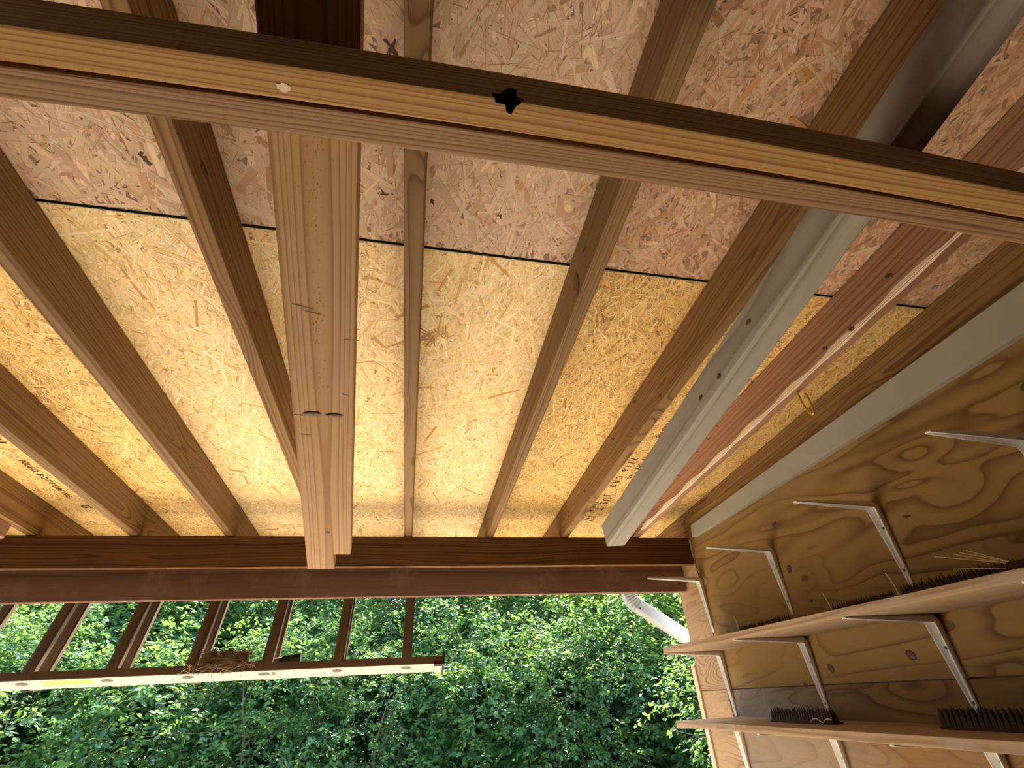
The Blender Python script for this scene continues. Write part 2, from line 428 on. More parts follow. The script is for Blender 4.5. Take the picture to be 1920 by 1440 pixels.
def osb_panel(x0, x1, y0, y1, pal, weights, n_per_m2, lmin, lmax, wmin, wmax, seed, old=False, skew=0.0, green0=True):
    """one sheet; panel frame: origin at the sheet's underside, local y runs down the slope"""
    th = .011
    mw = Matrix.Translation((x0, y0, zo(y0))) @ Matrix.Rotation(SLOPE, 4, 'X')
    Lx = x1-x0; Ly = (y1-y0)/math.cos(SLOPE)
    mb = MB()
    vs = [(0, 0, 0), (Lx, skew*Lx, 0), (Lx, Ly, 0), (0, Ly, 0)]
    if skew and y1 < 1.5: vs = [(0, 0, 0), (Lx, 0, 0), (Lx, Ly+skew*Lx, 0), (0, Ly, 0)]
    mb.add(vs+[(a, b, th) for a, b, _ in vs], [(0, 3, 2, 1), (4, 5, 6, 7)], 0)
    mb.add(vs+[(a, b, th) for a, b, _ in vs], [(0, 1, 5, 4), (1, 2, 6, 5), (2, 3, 7, 6), (3, 0, 4, 7)], 1)
    o = mb.build('strand_board', [M['osb_core_old'] if old else M['osb_core'], M['osb_edge']], ceil, mw)
    # strands pressed into the visible face
    g = np.random.default_rng(seed)
    vy0 = max(0.0, -.75-y0); n = int(n_per_m2*Lx*(Ly-vy0))
    cx = g.uniform(0, Lx, n); cy = g.uniform(vy0, Ly, n)
    L = lmin+(lmax-lmin)*g.beta(1.3, 2.2, n); W = wmin+(wmax-wmin)*g.beta(1.2, 2.6, n)
    thin = g.random(n) < (.24 if old else .16); W[thin] = g.uniform(.0005, .0013, thin.sum()); L[thin] *= .8
    ang = np.where(g.random(n) < .62, g.normal(math.pi/2, .62, n), g.uniform(0, math.pi, n))
    marks = [m for m in MARKS if x0 < m[0] < x1 and y0 < m[1] < y1]
    mk = []
    for (mx, my, mn, sp, mc, ml, mwd) in marks:      # stains, bark flecks and torn-out chips
        ii = g.choice(n, mn, replace=False); mk.append((ii, mc)); thin[ii] = False
        cx[ii] = mx-x0+g.normal(0, sp, mn); cy[ii] = (my-y0)/math.cos(SLOPE)+g.normal(0, sp*.6, mn)
        L[ii] = ml*g.uniform(.5, 1.2, mn); W[ii] = mwd*g.uniform(.5, 1.2, mn)
    dz = -g.uniform(.00005, .0011, n); dz[thin] = -g.uniform(.0007, .0012, thin.sum())
    ca, sa = np.cos(ang), np.sin(ang)
    tilt = g.normal(0, .006, n); tl = g.normal(0, .0012, n)
    P = np.zeros((n, 4, 3)); UV = np.array([(0, 0), (1, 0), (1, 1), (0, 1)], float)
    t1 = g.uniform(-.25, .25, n); t2 = g.uniform(-.25, .25, n); tap = g.uniform(.55, 1.0, n)
    for k, (a, b) in enumerate(((-.5, -.5), (.5, -.5), (.5, .5), (-.5, .5))):
        aa = a*L + (t1 if a < 0 else t2)*W*b*2
        bb = b*W*(tap if a > 0 else 1.0)
        P[:, k, 0] = np.clip(cx+aa*ca-bb*sa, 0.001, Lx-.001); lo = .0012+(skew*P[:, k, 0] if y1 > 1.5 else 0); hi = Ly-.0012+(0 if y1 > 1.5 else skew*P[:, k, 0])
        P[:, k, 1] = np.clip(cy+aa*sa+bb*ca, lo, hi)
        P[:, k, 2] = np.minimum(dz+bb*tilt+aa*tl*.5, -.00003)
    P = P[:, ::-1]                                   # face down
    for ii, mc in mk: P[ii, :, 2] -= .0006
    me = bpy.data.meshes.new('wood_strands')
    me.vertices.add(n*4); me.vertices.foreach_set('co', P.reshape(-1))
    me.loops.add(n*4); me.loops.foreach_set('vertex_index', np.arange(n*4, dtype=np.int32))
    me.polygons.add(n); me.polygons.foreach_set('loop_start', np.arange(0, n*4, 4, dtype=np.int32)); me.polygons.foreach_set('loop_total', np.full(n, 4, dtype=np.int32))
    uvl = me.uv_layers.new(name='UVMap'); uvl.data.foreach_set('uv', np.tile(UV[::-1], (n, 1)).reshape(-1))
    pal = np.array(pal); idx = g.choice(len(pal), n, p=np.array(weights)/sum(weights))
    c = pal[idx]*(1+g.normal(0, .06, (n, 1)))*(1+g.normal(0, .02, (n, 3)))
    c[thin] = c[thin]*np.array([.62, .50, .40])
    for ii, mc in mk: c[ii] = np.array(mc)*g.uniform(.8, 1.2, (len(ii), 1))
    at = me.attributes.new('tint', 'FLOAT_COLOR', 'FACE')
    at.data.foreach_set('color', np.concatenate([np.clip(c, .005, 1), np.ones((n, 1))], 1).reshape(-1))
    me.update(); me.validate()
    s = link('wood_strands', me, M['strand'], o); s['kind'] = 'stuff'
    return o
PAL_NEW = [(.91, .70, .38), (.88, .65, .32), (.82, .57, .25), (.93, .77, .48), (.72, .45, .17), (.55, .29, .09)]
W_NEW = [.36, .28, .14, .15, .05, .02]
PAL_GOLD = [(.88, .62, .24), (.82, .54, .18), (.74, .45, .13), (.91, .70, .34), (.60, .33, .085), (.36, .17, .04)]
W_GOLD = [.30, .28, .20, .10, .08, .04]
PAL_OLD = [(.66, .465, .32), (.61, .42, .285), (.71, .52, .37), (.54, .365, .245), (.40, .235, .145), (.62, .48, .36), (.56, .33, .19)]
W_OLD = [.32, .28, .16, .13, .03, .05, .03]
PAL_RED = [(.62, .39, .25), (.56, .335, .205), (.68, .46, .305), (.48, .27, .155), (.35, .175, .09), (.60, .46, .33), (.56, .28, .125)]
XC, XF = -.892+.02, .350+.02
YS0 = .8165-.014; G2 = .0035
def ys(x): return .8165+.014*x
def yellow(x0, x1, *a, **k): return osb_panel(x0, x1, ys(x0)+G2, Y_EAVE, *a, skew=.014, **k)
def brown(x0, x1, *a, **k): return osb_panel(x0, x1, Y_BACK, ys(x0)-G2, *a, skew=.014, old=True, **k)
yellow(X_LEFT, XC-.0015, PAL_GOLD, W_NEW, 11500, .025, .10, .002, .012, 1)
yellow(XC+.0015, XF-.0015, PAL_NEW, W_NEW, 10500, .035, .17, .0022, .017, 2)
yellow(XF+.0015, X_RIGHT, PAL_GOLD, W_GOLD, 16000, .016, .085, .0016, .009, 3)
brown(X_LEFT, XC-.0015, PAL_OLD, W_OLD, 9500, .02, .12, .002, .024, 4)
brown(XC+.0015, XF-.0015, PAL_OLD, W_OLD, 9500, .02, .13, .002, .026, 5)
brown(XF+.0015, X_RIGHT, PAL_RED, W_OLD, 10000, .02, .11, .002, .020, 6)
# unseen roofing layer, added on top to block light
rf = MB().box(X_LEFT-.05, X_RIGHT+.05, 0, (Y_EAVE-Y_BACK)/math.cos(SLOPE)+.03, .012, .022).build('roofing', M['shingle'], ceil,
     Matrix.Translation((0, Y_BACK, zo(Y_BACK))) @ Matrix.Rotation(SLOPE, 4, 'X'))

# stencilled print on the roof boards (reads towards the eave)
def stencil(txt, x, y, size, spacing=1.15):
    cu = bpy.data.curves.new('stencil', 'FONT'); cu.body = txt; cu.size = size; cu.resolution_u = 2; cu.space_character = spacing; cu.offset = size*.018
    t = bpy.data.objects.new('stencil', cu); COL.objects.link(t)
    dg = bpy.context.evaluated_depsgraph_get(); me = bpy.data.meshes.new_from_object(t.evaluated_get(dg))
    bpy.data.objects.remove(t); me.name = 'printed_text'; me.materials.clear()
    # local x (reading) -> down the slope, local y (letter up) -> world +x, facing down
    ry = Vector((0, math.cos(SLOPE), math.sin(SLOPE))); rx = Vector((1, 0, 0)); nz = ry.cross(rx)
    mw = Matrix(((ry.x, rx.x, nz.x, x), (ry.y, rx.y, nz.y, y), (ry.z, rx.z, nz.z, zo(y)-.0021), (0, 0, 0, 1)))
    o = link('printed_text', me, M['ink'], ceil, mw); return o
stencil('7/16 CAT', .930, 1.835, .046, 1.75)
stencil('JUS T', .948, 2.235, .062, 1.45)
stencil('E-16  HB-UHD', .985, 1.78, .030, 1.5)
stencil('CE CALIBRE', .965, 1.40, .036, 1.4)
stencil('INHSM', .915, 2.33, .034, 1.3)
for k in range(3): stencil('8 9 8', .905+.032*k, 2.50+.012*k, .028, 1.2)
stencil('STJ', -1.565, 1.78, .070, 1.4)
stencil('NLED BOTTOM NE', -1.553, 2.03, .034, 1.25)
stencil('G', -1.545, 2.46, .055, 1.2)

# ------------------------------------------------------------------ rafters
RAF = [(-2.51, 'rafter', 'pine rafter farthest from the plywood wall, beside the open end of the roof'),
       (-2.105, 'rafter', 'pine rafter, fifth from the wide stored plank towards the open end'),
       (-1.700, 'rafter_warm', 'pine rafter, fourth from the wide stored plank towards the open end'),
       (-1.295, 'rafter', 'pine rafter, third from the wide stored plank, beside stencilled roof board'),
       (-.892, 'rafter', 'dark-sided pine rafter, second from the wide stored plank'),
       (-.482, 'rafter_warm', 'pine rafter crossing above the wide stored plank, with bark on one edge'),
       (-.0666, 'rafter', 'straight-grained pine rafter between the wide plank and the rafter with a round knot'),
       (.3499, 'rafter', 'pine rafter with a large round knot'),
       (.7522, 'rafter_warm', 'reddish pine rafter running alongside the grey weathered post'),
       (1.1595, 'rafter_pink', 'pinkish pine rafter with a pale rubbed edge and a yellow hook'),
       (1.4957, 'rafter_warm', 'dark pine rafter running along the top of the grey painted trim')]
RO = {}
for x, mk, lab in RAF:
    y0, y1 = Y_BACK+.004, Y_EAVE-.02
    o = board('rafter', (x+RW/2, y0, EYE+zr(y0)), (x+RW/2, y1, EYE+zr(y1)), RW, RH-.0022, M[mk], bev=.004)
    tag(o, lab, 'rafter', 'rafters under the roof'); RO[round(x, 2)] = o
world_knot(RO[.35], (.3499-.0006, .80, zr(.80)+.040), (-1, 0, 0), .022, .036, (0, 1, 0), 1)
world_knot(RO[.35], (.3499-.0006, .72, zr(.72)+.068), (-1, 0, 0), .014, .005, (0, 1, 0), 4)
for k, (y, h) in enumerate(((.675, .050), (.83, .012), (.93, .025))):
    world_knot(RO[1.16], (1.1595-.0006, y, zr(y)+h), (-1, 0, 0), .010, .007, (0, 1, .3), k+2)
for k, (y, h) in enumerate(((1.38, .115), (1.62, .10), (2.02, .06), (2.30, .05), (1.20, .02))):
    world_knot(RO[.75], (.7522-.0006, y, zr(y)+h), (-1, 0, 0), .017-.002*k, .006, (0, 1, .5), k+7)
world_knot(RO[-.48], (-.482+RW+.0006, .62, zr(.62)+.05), (1, 0, 0), .018, .009, (0, 1, .2), 3)
world_knot(RO[-.48], (-.482+RW+.0006, 1.02, zr(1.02)+.06), (1, 0, 0), .016, .007, (0, 1, .1), 5)
# pale rubbed strip along the pinkish rafter's lower edge
o = RO[1.16]; inv = o.matrix_basis.inverted()
mb = MB(); rr = random.Random(3); rings = []
for i in range(61):
    y = .35+2.0*i/60; w_ = .010+.005*math.sin(i*.9)+.003*rr.random(); z_ = zr(y)+EYE
    rings.append([inv @ Vector((1.1595+a*1.0, y, z_+b)) for a, b in ((-.0006, w_), (-.0006, .003), (.0032, -.0006), (.0032+w_*.5, -.0006))])
mb.loft(rings, closed=False, caps=False)
mb.build('rubbed_edge', plain('pale_sapwood', (.80, .62, .46), .7, var=.2, scale=60), o)
# fascia and gutter at the eave
fa = board('fascia_board', (X_LEFT-.03, Y_EAVE+.005, EYE+.655), (X_RIGHT+.03, Y_EAVE+.005, EYE+.655), .019, .185, M['trim_grey'])
tag(fa, 'grey painted fascia board closing the rafter ends at the eave', 'board')
prof = [(0, .12), (0, 0), (.075, 0), (.095, .06), (.11, .115), (.107, .117), (.09, .06), (.072, .003), (.003, .003), (.003, .12)]
gut = MB().loft([[(x, Y_EAVE+.017+a, EYE+.70+b) for a, b in prof] for x in (X_LEFT-.05, X_RIGHT+.1)]).build('gutter', M['spout'])
tag(gut, 'white metal gutter along the eave above the downspout', 'gutter')

# ------------------------------------------------------------------ near double tie beam, above the viewer
def bow(x):
    u = (x+X_LEFT+.05-.23)/.73
    return -.006+.0125*u*u/(1+.12*u*u)
def tie(y0, mat, lab):
    o = board('tie_beam', (X_LEFT+.05, y0+.019, EYE+.6017), (XW-.002, y0+.019, EYE+.6017), .038, .069, mat, bow=bow, cuts=60, bev=.003)
    return tag(o, lab, 'beam', 'double tie beam across the rafters')
t1 = tie(.2854, M['beam_near'], 'golden pine tie beam with a broken-out knot hole, farther from the eave')
t2 = tie(.3264+.0012, M['beam_near_grey'], 'grained brownish pine tie beam bolted beside the one with the knot hole')
# knot hole broken out of the lower inner edge
cut = bmesh.new(); bmesh.ops.create_icosphere(cut, subdivisions=3, radius=1.0); q = random.Random(5)
for v in cut.verts:
    n_ = 1+.22*math.sin(v.co.x*5+1)+.15*math.sin(v.co.z*9)+.12*math.sin(v.co.y*11+2)
    v.co = Vector((v.co.x*.020*n_, v.co.y*.017*n_, v.co.z*.022*n_))
cm = bpy.data.meshes.new('cut'); cut.to_mesh(cm); cut.free()
co_ = bpy.data.objects.new('cut', cm); COL.objects.link(co_)
cm.materials.append(M['beam_near']); cm.materials.append(M['void'])
for p in cm.polygons: p.material_index = 1
co_.location = (.078, .2854-.003+bow(.078-X_LEFT-.05), EYE+.6017+.004)
t1.data.materials.append(M['void'])
bo = t1.modifiers.new('hole', 'BOOLEAN'); bo.operation = 'DIFFERENCE'; bo.object = co_; bo.solver = 'EXACT'
bpy.context.view_layer.update()
dg = bpy.context.evaluated_depsgraph_get(); me = bpy.data.meshes.new_from_object(t1.evaluated_get(dg)); me.name = 'tie_beam'
t1.modifiers.clear(); t1.data = me; bpy.data.objects.remove(co_)
# paint dab
blob = [(0, 0, 0)]+[(.008*(1+.2*math.sin(3*k))*math.cos(k*.5236), .005*(1+.2*math.cos(2*k))*math.sin(k*.5236), 0) for k in range(12)]
MB().add(blob, [(0, 1+(k+1) % 12, 1+k) for k in range(12)]).build('paint_dab', plain('dried_glue', (.72, .60, .42), .6, var=.3, scale=200), t1,
   Matrix.Translation((-.184-X_LEFT-.05, .003, -.0006)))

# ------------------------------------------------------------------ headers over the opening
h1 = board('header_beam', (X_LEFT+.002, YH+.019, EYE+.5597), (XW-.004, YH+.019, EYE+.5597), .038, .1415, M['header'])
tag(h1, 'dark pine header beam carrying the rafters over the opening, inner of the two', 'beam')
h2 = board('header_beam', (X_LEFT+.002, 2.619, EYE+.4488), (XW-.008, 2.619, EYE+.4488), .038, .150, M['header_outer'])
tag(h2, 'rough brown header plank, lower and outer of the two over the opening', 'beam')
# grey painted trim on top of the wall (ripped to a taper)
tv = [(2.375, .680), (-2.25, .748), (-2.25, .935), (2.362, .741)]
me = prism_mesh('wall_trim', [(y, z) for y, z in tv], 0, .028, .002)
tr = link('trim_1', me, M['trim_grey'], None, Matrix(((0, 0, 1, XW-.030), (1, 0, 0, 0), (0, 1, 0, EYE), (0, 0, 0, 1)))); tr['kind'] = 'structure'

# ------------------------------------------------------------------ lumber stored on the tie beam
def lean(name, pa, pb, outline, h, mat, bev=.002):
    mw, L = frame((pa[0], pa[1], EYE+pa[2]), (pb[0], pb[1], EYE+pb[2]))
    return link(name, prism_mesh(name, outline(L), 0, h, bev), mat, None, mw)
slope_p = (.37-.665)/1.08
pk = lean('stored_plank', (-.1765+.071*.65/1.08, -.25, .665-slope_p*.65), (-.248, 1.48, .37),
          lambda L: [(0, -.0605), (L, -.0605), (L, -.012), (L+.085, -.015), (L+.085, .0605), (0, .0605)], .036, M['plank'])
tag(pk, 'wide pine plank with a notched end, leaning over the tie beam', 'plank')
# rust stain and knots on its underside
Lp = 1.83
for k, (x, y, a, b_) in enumerate(((1.225, .022, .018, .007), (1.225, -.022, .016, .007), (1.68, .0, .006, .005))):
    knot(pk, (x, y, -.0005), (0, 0, -1), a, b_, (0, 1, 0), k)
st = plain('rust_stain', (.42, .17, .04), .8, var=.4, scale=60, dirt=(.50, .29, .13))
rs = random.Random(11); mb = MB()
for i in range(190):
    x = rs.uniform(.60, 1.16); x = x if rs.random() < .7 else rs.choice((.66, .74, .98))+rs.gauss(0, .03); y = rs.gauss(.004, .010); r = rs.uniform(.0006, .0020)
    mb.add([(x-r*1.8, y, -.0004), (x, y+r*.8, -.0004), (x+r*1.8, y, -.0004), (x, y-r*.8, -.0004)], [(0, 1, 2, 3)])
so_ = mb.build('rust_specks', st, pk); so_['kind'] = 'stuff'
for k, (x, y, l, dy) in enumerate(((.955, .045, .035, .006), (.965, .028, .03, .006), (1.02, -.042, .028, -.002), (1.23, .058, .02, .002), (1.29, .05, .022, .002), (1.16, -.038, .015, .004))):
    MB().add([(x, y, -.0004), (x+.0016, y, -.0004), (x+.0016+dy, y-l, -.0004), (x+dy, y-l, -.0004)], [(0, 1, 2, 3)]).build('pencil_mark', M['pencil'], pk)

sbd = lean('stored_board', (-1.50, -.20, .750), (-1.462, 2.0, .556),
           lambda L: [(0, -.03), (L-.012, -.03), (L-.003, -.024), (L, -.012), (L, .012), (L-.003, .024), (L-.012, .03), (0, .03)], .048, M['rafter_pink'], .003)
tag(sbd, 'narrow pinkish board with a rounded end, leaning over the tie beam', 'plank')
slope_g = (.4085-.665)/1.117
pg = lean('weathered_post', (.711+.06*.6/1.117, -.20, .665-slope_g*.60), (.651, 1.53, .406),
          lambda L: [(0, -.031), (L-.006, -.031), (L, .031), (0, .031)], .078, M['post_grey'], .004)
tag(pg, 'grey weathered square post leaning over the tie beam beside a reddish rafter', 'post')
rs = random.Random(4)
for k in range(15):
    x = rs.uniform(.85, 1.72); s_ = .006+.006*rs.random()
    MB().tube([(x, -.028-.002*rs.random(), -.0005), (x+rs.uniform(-.004, .004), -.031-s_*.4, -.004), (x+rs.uniform(-.006, .006), -.031-s_, .0-rs.uniform(0, .004))], .0007, 5).build('bent_staple', M['screw'], pg)
for k, (x, y) in enumerate(((1.02, .0), (1.10, .02), (.88, .01))):
    knot(pg, (x, .0315, .02+.01*k), (0, 1, 0), .008, .006, (1, 0, 0), k)

# ------------------------------------------------------------------ yellow hook in the pinkish rafter
pts = []
hx, hy = 1.182, 1.105; hz = EYE+zr(1.105)
for i in range(5): pts.append((hx, hy, hz+.012-.010*i))
for i in range(1, 15):
    t = math.pi*1.30*i/14; pts.append((hx+.002*i/14, hy+.026*(1-math.cos(t))*-.55, hz-.028-.045*math.sin(t)*1.0-.020*(1-math.cos(t))))
hk = MB().tube(pts, .0032, 10).build('screw_hook', M['brass'], smooth=True)
tag(hk, 'yellow coated screw hook in the pinkish rafter', 'hook')

# ------------------------------------------------------------------ shelves, brackets
def shelf(name, ztop, th, y0, y1, lab):
    o = board(name, (1.338, y0, EYE+ztop-th), (1.338, y1, EYE+ztop-th), .304, th, M['shelf'], bev=.0015)
    return tag(o, lab, 'shelf')
shelf('shelf_board', .169, .0215, -1.2, 2.42, 'pine shelf board on brackets, upper of the two on the plywood wall')
shelf('shelf_board', -.117, .022, -1.2, 2.43, 'pine shelf board on brackets, lower of the two on the plywood wall')

def bracket_mesh():
    """stamped shelf bracket: origin at the inside corner on the wall, arm along -x, leg along -z; top of arm at z=0"""
    mb = MB(); AL, LL, R = .300, .262, .030
    # path of the back (flat) side with a rounded heel, outward normal and the depth/width of the rib at each station
    path = []
    for i in range(15):
        t = i/14; path.append((-AL+(AL-R)*t, 0, 'arm', t))
    for i in range(1, 8):
        a = math.pi/2*i/8; path.append((-R+R*math.sin(a), -R+R*math.cos(a), 'heel', i/8))
    for i in range(15):
        t = 1-i/14; path.append((0, -R-(LL-R)*(i/14), 'leg', t))
    rings = []
    for (x, z, kd, t) in path:
        if kd == 'heel': n = Vector((-math.sin(math.pi/2*t), 0, -math.cos(math.pi/2*t))); d = .021; wd = .034
        else:
            n = Vector((0, 0, -1)) if kd == 'arm' else Vector((-1, 0, 0))
            d = .004+.017*t; wd = .014+.020*t
        p = Vector((x, 0, z)); yv = Vector((0, 1, 0))
        sec = [(-wd/2, 0), (-wd/2, d), (-wd/2+.0025, d+.0006), (-wd/2+.005, d*.72), (-wd*.20, .0035), (0, .0026), (wd*.20, .0035), (wd/2-.005, d*.72), (wd/2-.0025, d+.0006), (wd/2, d), (wd/2, 0)]
        rings.append([p+yv*a+n*b for a, b in sec])
    mb.loft(rings)
    return mb.mesh('bracket_body', True)
BM = bracket_mesh(); BM.materials.append(M['bracket'])
SM = MB()
SM.tube([(0, 0, 0), (-.0022, 0, 0)], .0042, 10); SCREW = SM.mesh('screw', False); SCREW.materials.append(M['screw'])
def bracket(y, z, lab, grp):
    e = empty('shelf_bracket', (XW-.0005, y, EYE+z))
    o = bpy.data.objects.new('bracket_body', BM); COL.objects.link(o); o.parent = e
    for dy, dz, dx in ((-.003, -.052, -.0032), (.003, -.085, -.0032), (0, -.215, -.003)):
        s = bpy.data.objects.new('screw', SCREW); COL.objects.link(s); s.parent = o; s.location = (dx, dy, dz)
    return tag(e, lab, 'bracket', grp)
BY = [2.44, 1.845, 1.295, .815, .25]
ORD = ['nearest the open doorway edge', 'second from the doorway edge', 'third from the doorway edge', 'fourth from the doorway edge', 'fifth from the doorway edge']
for i, y in enumerate(BY):
    bracket(y, .489, 'cream steel bracket carrying no shelf, %s of the wall' % ORD[i], 'empty top row of shelf brackets')
for i, y in enumerate(BY):
    bracket(y-.015, .1470, 'cream steel bracket under the upper shelf, %s' % ORD[i], 'brackets under the upper shelf')
for i, y in enumerate(BY):
    bracket(y-.01, -.1395, 'cream steel bracket under the lower shelf, %s' % ORD[i], 'brackets under the lower shelf')
# dark knots in the plywood
for k, (y, z, a, b_, dx) in enumerate(((1.778, .564, .012, .010, 0), (1.782, .385, .012, .016, 0), (1.723, .257, .006, .006, 0), (1.749, .037, .016, .013, 0), (1.407, .053, .018, .012, 0), (1.91, -.010, .012, .008, 0), (.749, .596, .014, .011, 0), (1.209, .414, .012, .004, 0), (2.58, .50, .009, .011, -.003))):
    knot(wr, (dx-.0006, y, EYE+z), (-1, 0, 0), a, b_, (0, 1, .25), k)

# ------------------------------------------------------------------ spike strips lying on the shelves
def spike_strip(x, y0, y1, z, h, pitch, lab, seed, wire=True, rot=0.0):
    L = abs(y1-y0); e = empty('spike_strip', (x, min(y0, y1), EYE+z)); e.rotation_euler = (0, 0, rot)
    MB().box(-.018, .018, 0, L, 0, .006).build('base', M['spike'], e)
    r = random.Random(seed); n = int(L/pitch)
    sh = {}
    for row, xx in enumerate((-.013, 0.0, .013)):
        for i in range(n):
            key = r.randrange(4)
            if key not in sh:
                a, lx, ly = pitch*.47, r.uniform(-.004, .004), r.uniform(-.003, .003); hh = h*r.uniform(.9, 1.05)
                sh[key] = MB().add([(-a*.7, -a, 0), (a*.7, -a, 0), (a*.7, a, 0), (-a*.7, a, 0), (-a*.4, -a*.7, hh*.45), (a*.4, -a*.7, hh*.45), (a*.4, a*.7, hh*.45), (-a*.4, a*.7, hh*.45), (lx, ly, hh)], [(0, 1, 5, 4), (1, 2, 6, 5), (2, 3, 7, 6), (3, 0, 4, 7), (4, 5, 8), (5, 6, 8), (6, 7, 8), (7, 4, 8)]).mesh('spike')
                sh[key].materials.append(M['spike'])
            o = bpy.data.objects.new('spike', sh[key]); COL.objects.link(o); o.parent = e; o.location = (xx, pitch*(i+.5)+(row*.5*pitch), .006)
    if wire:
        MB().tube([(-.01, L-.004, .006), (-.012, L+.002, h+.02), (-.014, L+.008, h+.042)], .0011, 6).build('wire_prong', M['wire'], e)
    return tag(e, lab, 'bird spikes', 'brown spike strips on the shelves')
spike_strip(1.40, 1.74, 2.08, .1695, .042, .0115, 'brown plastic spike strip on the upper shelf, nearest the open doorway edge', 1)
spike_strip(1.395, 1.575, 1.735, .1695, .028, .0115, 'short low brown spike strip on the upper shelf, second from the doorway edge', 2, False)
spike_strip(1.40, 1.285, 1.535, .1695, .042, .0105, 'brown plastic spike strip on the upper shelf, third from the doorway edge', 3)
spike_strip(1.40, .93, 1.265, .1695, .050, .0125, 'brown plastic spike strip on the upper shelf, beside the bundle of bright rods', 4)
spike_strip(1.345, 1.63, 1.95, -.1165, .038, .0135, 'brown plastic spike strip on the lower shelf, nearest the open doorway edge', 5)
spike_strip(1.36, .85, 1.275, -.1165, .042, .0145, 'long brown plastic spike strip on the lower shelf, farther from the doorway edge', 6, False)
# curled wire by the lower strip
pts = [(1.315, 1.72-.010*i, EYE-.1165+.004+.012*abs(math.sin(i*.55))) for i in range(11)]
tag(MB().tube(pts, .0014, 6).build('curled_wire', M['wire'], smooth=True), 'curled bit of pale wire beside a spike strip on the lower shelf', 'wire')
# bundle of bright rods
e = empty('rod_bundle', (1.32, .89, EYE+.170))
MB().tube([(.0, -.16, .016), (0, .008, .020)], .016, 12).build('holder', M['spike'], e)
for dx, y1, z1, z0, y0 in ((-.004, .159, .084, .033, .008), (0, .116, .079, .032, .008), (.004, .103, .080, .034, .006), (.006, .088, .081, .035, .006), (-.006, .126, .046, .023, .011), (.002, .070, .066, .034, .006)):
    MB().tube([(dx*.5, y0-.03, z0-.006), (dx*.5, y0, z0), (dx*1.4, y1, z1)], .0010, 6).build('rod', M['wire'], e)
tag(e, 'bundle of thin bright metal rods fanning from a dark holder on the upper shelf', 'rods')
tag(MB().tube([(1.205, .955, EYE+.1705), (1.203, .88, EYE+.1705), (1.205, .80, EYE+.1707)], .0014, 6).build('loose_rod', M['wire']),
    'single thin metal rod lying along the front edge of the upper shelf', 'rod')

# ------------------------------------------------------------------ downspout
def spout():
    e = empty('downspout', (1.30, 3.02, EYE+.44))
    path = [(.03, .02, .27), (.03, .02, .10), (.03, .018, .075), (.036, .014, .05), (.05, .01, .026), (.075, .004, .0)]
    def sec(p, t, wx, wz):
        t = Vector(t).normalized(); u = Vector((0, 1, 0)); v = t.cross(u).normalized()
        c = []
        for a, b in ((-1, -.7), (-.7, -1), (.7, -1), (1, -.7), (1, .7), (.7, 1), (-.7, 1), (-1, .7)):
            c.append(Vector(p)+u*a*wx/2+v*b*wz/2)
        return c
    pts = []
    for i in range(len(path)-1):
        for k in range(4):
            t = k/4; pts.append(Vector(path[i]).lerp(Vector(path[i+1]), t))
    pts.append(Vector(path[-1]))
    rings = []
    for i, p in enumerate(pts):
        t = pts[min(i+1, len(pts)-1)]-pts[max(0, i-1)]; s_ = 1.0+(.07 if i % 2 else 0)*(i > 5)
        rings.append(sec(p, t, .062*s_, .080*s_))
    MB().loft(rings).build('elbow', M['spout'], e)
    a = Vector((.066, .004, .008)); b = Vector((.40, .004, -.21)); d = b-a
    MB().loft([sec(a, d, .060, .078), sec(b, d, .060, .078)]).build('pipe', M['spout'], e)
    rings = []
    for i in range(13):
        t = i/12; p = b+Vector((.05*math.sin(t*1.57), 0, -.03*t-.12*t*t)); tt = d.normalized().lerp(Vector((0, 0, -1)), t); s_ = 1.0+(.07 if i % 2 else 0)
        rings.append(sec(p, tt, .062*s_, .080*s_))
    MB().loft(rings).build('elbow', M['spout'], e)
    MB().loft([sec(b+Vector((.05, 0, -.15)), (0, 0, -1), .06, .078), sec(b+Vector((.05, 0, -1.80)), (0, 0, -1), .06, .078)]).build('pipe', M['spout'], e)
    for q in (a+d*.06, a+d*.93): 
        MB().tube([q+Vector((-.015, -.031, -.01)), q+Vector((-.015, -.034, -.01))], .005, 8).build('rivet', M['screw'], e)
    tag(e, 'white metal downspout slanting from the eave to the corner of the wall', 'downspout')
spout()

# ------------------------------------------------------------------ extension ladder hung on edge outside the opening
TL = math.radians(17)
lad = empty('extension_ladder', (.165, 2.755, EYE+.162))
lad.rotation_euler = (-TL, 0, 0)                 # local z = up along the rungs (leaning outwards), local -x = along the rails
LEN = 3.4
def rail(z0, y0, depth, flip, mat_w, name):
    """channel rail: web in the local xy plane, flanges along z towards the rungs"""
    s = 1 if not flip else -1; th = .003; fl_ = .036
    for i, (za, zb, ya, yb, mt) in enumerate(((0, th, 0, depth, mat_w), (th, fl_, 0, th, M['alu_inner']), (th, fl_, depth-th, depth, M['alu_inner']))):  # web pale, flanges dark: ground light and shade put into the colours
        a, b = sorted((z0+s*za, z0+s*zb))
        MB().box(-LEN, 0, y0+ya, y0+yb, a, b).build(('rail_web', 'rail_flange', 'rail_flange')[i], mt, lad)
for y0, sec, dp in ((0, 0, .070), (.072, 1, .055)):
    rail(.010*sec, y0, dp, False, M['alu'], 'lower'); rail(.50-.010*sec, y0, dp, True, M['alu'], 'upper')
RUNG = []
